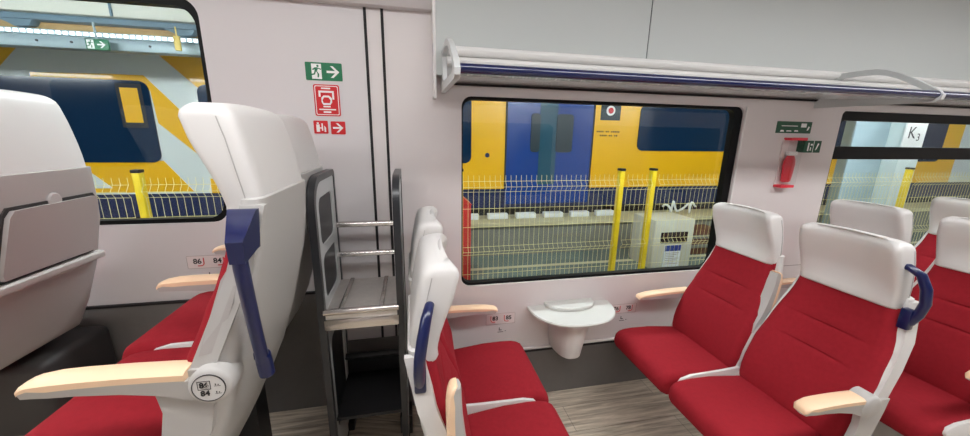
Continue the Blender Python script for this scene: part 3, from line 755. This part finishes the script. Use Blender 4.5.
# the other train
tr = thing('parked_train', 'yellow white and blue train parked outside the windows', 'train', (3, 6.5, -.1))
TY = 5.2
bd = MB()
prof = [(TY, .74), (TY, 2.70), (TY + .10, 3.05), (TY + .45, 3.35), (TY + 1.4, 3.5), (TY + 2.35, 3.35), (TY + 2.7, 3.05), (TY + 2.8, 2.7), (TY + 2.8, .74)]
bd.prism(prof, 'x', -8.5, 14.5).build('body', M['twhite'], tr)
MB().box((-8.4, TY + .03, .44), (14.4, TY + 2.7, .74)).build('skirt', M['tnavy'], tr)
def panel(name, pts, m, d=.004, par=tr):
    return MB().prism(pts, 'y', TY - d, TY + .02).build(name, m, par)
def R4(x0, z0, x1, z1): return [(x0, z0), (x1, z0), (x1, z1), (x0, z1)]
panel('livery_panel', [(-4.60, 2.60), (-4.08, 2.60), (-4.22, 2.45), (-4.45, 2.21), (-4.9, 1.75), (-6.2, 1.75)], M['tyellow'])
panel('livery_panel', [(-4.20, 2.155), (-3.45, 2.17), (-3.10, 2.17), (-2.40, 1.32), (-2.40, .97), (-3.04, 1.62), (-3.06, 2.0), (-4.2, 2.0)], M['tyellow'])
panel('livery_panel', [(-3.06, 2.62), (-2.2, 2.62), (-2.2, 1.72), (-2.58, 2.08), (-2.93, 2.43)], M['tyellow'])
panel('livery_panel', [(-4.60, 1.16), (-3.06, 1.16), (-2.78, .76), (-4.60, .76)], M['tyellow'])
panel('livery_stripe', [(-4.10, 1.16), (-3.93, 1.10), (-3.66, .82), (-3.90, .82), (-4.3, 1.16)], M['twhite'], .008)
panel('livery_panel', R4(-2.58, .74, -2.2, .93), M['tyellow'])
panel('livery_panel', R4(-2.2, .74, 1.40, 2.66), M['tyellow'])
dr = panel('door', R4(1.40, .50, 2.80, 2.60), M['tblue'], .010)
panel('door_frame', R4(1.385, .74, 1.412, 2.6), M['tdark'], .016, dr)
panel('door_frame', R4(2.788, .74, 2.815, 2.6), M['tdark'], .016, dr)
panel('door_leaf', R4(1.92, .80, 2.20, 2.2), M['tglass2'], .013, dr)
for a, b in ((1.78, 1.925), (2.19, 2.46)):
    MB().prism(rrect(a, 1.30, b, 1.87, .05), 'y', TY - .022, TY).build('door_window', M['tsq'], dr)
panel('livery_panel', R4(2.80, .74, 11.0, 2.66), M['tyellow'])
for a, b, z0, z1 in ((-5.9, -3.07, 1.14, 2.105), (-2.56, .87, 1.13, 2.09), (3.60, 5.35, 1.335, 2.052), (6.7, 8.12, 1.30, 2.0), (8.7, 10.5, 1.17, 2.0)):
    w = MB().prism(rrect(a, z0, b, z1, .10, 6), 'y', TY - .018, TY + .02).build('window', M['tglass'], tr)
    if a < -5: 
        MB().prism(R4(-3.36, 1.62, -3.18, 2.02), 'y', TY - .024, TY - .01).build('window_vent', M['tyellow'], w)
        MB().prism(R4(-3.40, 1.56, -3.14, 2.07), 'y', TY - .021, TY - .01).build('vent_frame', M['tdark'], w)
panel('logo_square', R4(2.91, 1.80, 3.25, 2.30), M['tsq'], .008)
lg = tr
MB().cyl((3.075, 1.945), 'y', .075, (TY - .016, TY), 24).build('logo_disc', M['signwhite'], tr)
MB().cyl((3.075, 1.945), 'y', .045, (TY - .020, TY), 20).build('logo_emblem', M['signred'], tr)
# two rows of small illegible lettering are built as fine dark bars
mb = MB()
for zz, n, x in ((1.615, 13, 2.87), (1.555, 10, 2.93)):
    for k in range(n):
        if k in (4, 7): continue
        mb.box((x + k*.031, TY - .008, zz), (x + k*.031 + .019, TY - .003, zz + .022))
mb.build('small_lettering', M['slot'], tr)
MB().cyl((1.115, 1.25), 'y', .035, (TY - .012, TY), 20).build('door_button', M['tnavy'], tr)
for x in (-6.0, -3.6, 3.9, 6.2):
    bg = MB().cyl((x, .30), 'y', .40, (TY + .25, TY + .37), 32).build('wheel', M['tdark'], tr)
ub = MB()
for a, b in ((-5.0, -4.4), (-2.6, -1.2), (-.8, .3), (.6, 1.5), (1.8, 3.2), (4.7, 5.6), (7, 9)):
    ub.rbox((a, TY + .15, .0), (b, TY + 1.2, .46), .03)
ub.build('underfloor_box', M['tdark'], tr)

# mesh fence: panels and posts
FY = 3.2
def wire_fence(x0, x1, label):
    mb = MB(); n = max(2, int(round((x1 - x0) / .0515)))
    r = .0019
    def bar(a, b):
        a = Vector(a); b = Vector(b); d = (b - a).normalized()
        u = Vector((0, 1, 0)) if abs(d.y) < .8 else Vector((1, 0, 0))
        p = d.cross(u).normalized() * r; q = d.cross(p).normalized() * r
        mb.loft([[c + p, c + q, c - p, c - q] for c in (a, b)], caps=False)
    zz = [(-.06, 0), (.02, 0), (.40, 0), (.44, -.035), (.48, 0), (1.02, 0), (1.07, -.035), (1.12, 0), (1.175, 0)]
    for k in range(n + 1):
        x = x0 + (x1 - x0) * k / n
        for (a, da), (b, db) in zip(zz, zz[1:]): bar((x, FY + da, a), (x, FY + db, b))
    for z, d in ((-.0, 0), (.20, 0), (.40, 0), (.44, -.035), (.48, 0), (.68, 0), (.86, 0), (1.02, 0), (1.07, -.035), (1.12, 0)):
        bar((x0, FY + d - .005, z), (x1, FY + d - .005, z))
    return tag(mb.build('wire_fence', M['wire'], angle=80), label, 'fence panel', 'yellow wire fence panels outside')
for a, b, l in ((-4.85, -2.15, 'yellow wire fence panel outside the left window, left of the yellow post'), (-2.05, .42, 'yellow wire fence panel outside the left window, right of the yellow post'),
                (.46, 2.05, 'yellow wire fence panel left of the two close yellow posts'), (2.16, 2.43, 'narrow wire fence panel between two close yellow posts'),
                (2.52, 6.07, 'yellow wire fence panel in front of the ivory control cabinet'), (6.17, 9.0, 'yellow wire fence panel right of the white column')):
    wire_fence(a, b, l)
for x, l in ((-2.10, 'yellow fence post with black cap outside the left window'), (.44, 'yellow fence post beside the red cabinet, at the left edge of middle window'), (2.105, 'left one of the two close yellow fence posts'), (2.475, 'right one of the two close yellow fence posts'), (6.12, 'yellow fence post in front of the white column')):
    t = thing('fence_post', l, 'fence post', (x, FY + .04, -.1), 'yellow fence posts')
    MB().rbox((x - .026, FY + .01, -.1), (x + .026, FY + .07, 1.21), .006).build('post', M['post'], t)
    MB().rbox((x - .030, FY + .006, 1.21), (x + .030, FY + .074, 1.235), .006).build('cap', M['blackm'], t)

cb = thing('control_cabinet', 'ivory control cabinet with dark screen and paper notice behind the wire fence', 'cabinet', (3.24, 3.95, -.1))
MB().rbox((2.95, 3.70, -.10), (3.53, 4.15, .545), .015).build('cabinet_body', M['cab'], cb)
MB().rbox((3.05, 3.688, .245), (3.435, 3.705, .385), .004).build('screen', M['screen'], cb)
nt_ = MB().rbox((3.125, 3.692, -.09), (3.365, 3.702, .215), .002).build('notice', M['paper'], cb)
MB().box((3.130, 3.690, .135), (3.360, 3.694, .212)).build('notice_header', M['paperblue'], nt_)
mb = MB()
for k in range(7): mb.box((3.15, 3.6905, .105 - k*.024), (3.34 - .03*(k % 3), 3.693, .112 - k*.024))
mb.build('notice_lines', M['labline'], nt_)
rc = thing('hydrant_cabinet', 'red cabinet with a small pitched top at the left edge of the middle window', 'cabinet', (.5, 3.85, -.1))
MB().rbox((.36, 3.70, -.10), (.625, 4.0, .80), .01).build('cabinet_body', M['cabred'], rc)
MB().prism([(.35, .80), (.635, .80), (.51, .90), (.475, .90)], 'y', 3.69, 4.01).build('cabinet_roof', M['cabred'], rc)
MB().rbox((.385, 3.692, -.04), (.60, 3.702, .74), .004).build('door', M['cabred'], rc)
mb = MB()
mb.tube([(3.75 + .62*k/40 , 4.60 - .05*math.sin(k*.3), .50 + .07*math.sin(k*.55) + .02*math.cos(k*.9)) for k in range(41)], .016, 8)
tag(mb.build('coiled_hose', M['lblock'], angle=70), 'white looping hose lying on the platform right of the ivory cabinet', 'hose')
cr = thing('wooden_crate', 'brown crate on the ground right of the ivory control cabinet', 'crate', (4.05, 4.25, -.1))
MB().rbox((3.75, 4.12, -.10), (4.40, 4.44, .26), .008).build('crate_body', M['brown'], cr)
mb = MB()
for z in (.0, .14): mb.rbox((3.74, 4.105, z), (4.41, 4.125, z + .05), .003)
mb.build('crate_batten', M['conc'], cr)

cl = thing('steel_column', 'pale blue steel column standing behind the fence in the right window', 'column', (6.4, 3.95, -.1))
MB().rbox((5.95, 3.80, -.10), (6.66, 3.825, 4.7), .006).build('column_face', M['column'], cl)
MB().rbox((6.28, 3.825, -.10), (6.32, 4.15, 4.7), .004).build('column_web', M['column'], cl)
MB().rbox((6.56, 3.62, -.10), (6.94, 3.80, 4.7), .008).build('column_flange', M['columnw'], cl)
ks = thing('bay_sign', 'white sign reading K3 on the column outside the right window', 'sign', (6.75, 3.61, 1.4))
MB().rbox((6.52, 3.600, 1.40), (6.90, 3.618, 1.86), .003).build('sign_plate', M['signwhite'], ks)
text('K', .22, 6.645, 1.660, 3.599, M['black'], ks, extrude=.001)
text('3', .14, 6.775, 1.605, 3.599, M['black'], ks, extrude=.001)

# gantry and lamps above the other train
ga = thing('gantry_duct', 'cream overhead duct crossing the top of the left window', 'duct', (0, 4.4, 2.53))
MB().rbox((-8, 4.2, 2.545), (9, 4.8, 2.85), .02).build('duct_body', M['beamw'], ga)
for x in (-2.66, -5.0):
    MB().box((x - .008, 4.185, 2.55), (x + .008, 4.2, 2.85)).build('duct_seam', M['beamb'], ga)
gb = thing('gantry_beam', 'blue grey steel beam under the cream duct outside the left window', 'beam', (0, 4.25, 2.45))
MB().rbox((-8, 4.16, 2.475), (9, 4.40, 2.525), .006).build('beam_flange', M['beamb'], gb)
MB().box((-8, 4.26, 2.41), (9, 4.34, 2.475)).build('beam_web', M['beambr'], gb)
for x in (-3.42, -2.16):
    mb = MB(); mb.prism([(x - .10, 2.475), (x + .16, 2.475), (x + .13, 2.43), (x + .02, 2.415), (x - .02, 2.44)], 'y', 4.18, 4.26)
    mb.build('beam_bracket', M['beamb'], gb)
lt = thing('led_light_strip', 'row of white LED lamps under the steel beam outside the left window', 'lamp', (0, 4.22, 2.36))
MB().box((-8, 4.21, 2.366), (9, 4.27, 2.41)).build('strip_housing', M['traymetal'], lt)
mb = MB()
for k in range(80): mb.box((-5.2 + k*.052, 4.198, 2.374), (-5.2 + k*.052 + .026, 4.212, 2.398))
mb.build('led_row', M['led'], lt)
ct = thing('cable_tray', 'grey cable tray with bolts behind the hanging exit sign', 'cable tray', (0, 4.25, 2.26))
MB().rbox((-8, 4.23, 2.262), (9, 4.36, 2.366), .006).build('tray_body', M['traymetal'], ct)
for x in (-3.30, -3.04, -2.42, -2.20, -1.98):
    MB().cyl((x, 2.315), 'y', .010, (4.222, 4.235), 10).build('bolt', M['tdark'], ct)
es = thing('hanging_exit_sign', 'small green exit sign hanging outside the left window', 'sign', (-2.79, 4.15, 2.24))
MB().rbox((-2.875, 4.14, 2.245), (-2.700, 4.16, 2.338), .003).build('sign_body', M['green'], es)
glyph('door_symbol', [R4(-2.862, 2.253, -2.808, 2.330)], M['signwhite'], es, y=4.137, th=.002)
glyph('runner_symbol', runner(-2.835, 2.291, .068), M['green'], es, y=4.134, th=.002)
glyph('arrow_symbol', arrow(-2.752, 2.291, .062), M['signwhite'], es, y=4.137, th=.002)
MB().box((-2.795, 4.145, 2.338), (-2.780, 4.155, 2.48)).build('hanger', M['traymetal'], es)
yt = MB().rbox((-2.150, 4.10, 2.272), (-2.100, 4.125, 2.40), .006); yt.box((-2.130, 4.112, 2.40), (-2.120, 4.118, 2.48))
tag(yt.build('hanging_tag', M['tag']), 'pale yellow tag hanging from the beam outside the left window', 'tag')

# unseen lamps added outside, hung low so they light the parked train
for x in (-6, -3.2, -0.4, 2.4, 5.2, 8, 10.8):
    t = thing('depot_fill_light', 'added unseen lamp on hangers outside, lighting the parked train', 'lamp', (x, 2.5, 2.43), 'added unseen lamps outside')
    MB().rbox((x - .8, 2.40, 2.56), (x + .8, 2.60, 2.64), .01).build('housing', M['traymetal'], t)
    MB().rbox((x - .75, 2.42, 2.43), (x + .75, 2.58, 2.56), .004).build('diffuser', M['depotfill'], t)
    for dx in (-.5, .5):
        MB().tube([(x + dx, 2.5, 2.63), (x + dx, 2.5, 4.71)], .008, 8).build('hanger', M['traymetal'], t)

# ------------------------------------------------------------------ world and view
w = bpy.data.worlds.new('world'); sc.world = w; w.use_nodes = True
w.node_tree.nodes['Background'].inputs['Color'].default_value = (0.05, 0.055, 0.06, 1)
w.node_tree.nodes['Background'].inputs['Strength'].default_value = 1.0
vs = sc.view_settings
sc.display_settings.display_device = 'sRGB'
vs.view_transform = 'Standard'; vs.look = 'None'; vs.exposure = 0.0; vs.gamma = 1.0; vs.use_curve_mapping = False
sc.cycles.use_denoising = True
sc.cycles.max_bounces = 8; sc.cycles.diffuse_bounces = 5; sc.cycles.transparent_max_bounces = 12
sc.cycles.sample_clamp_indirect = 6
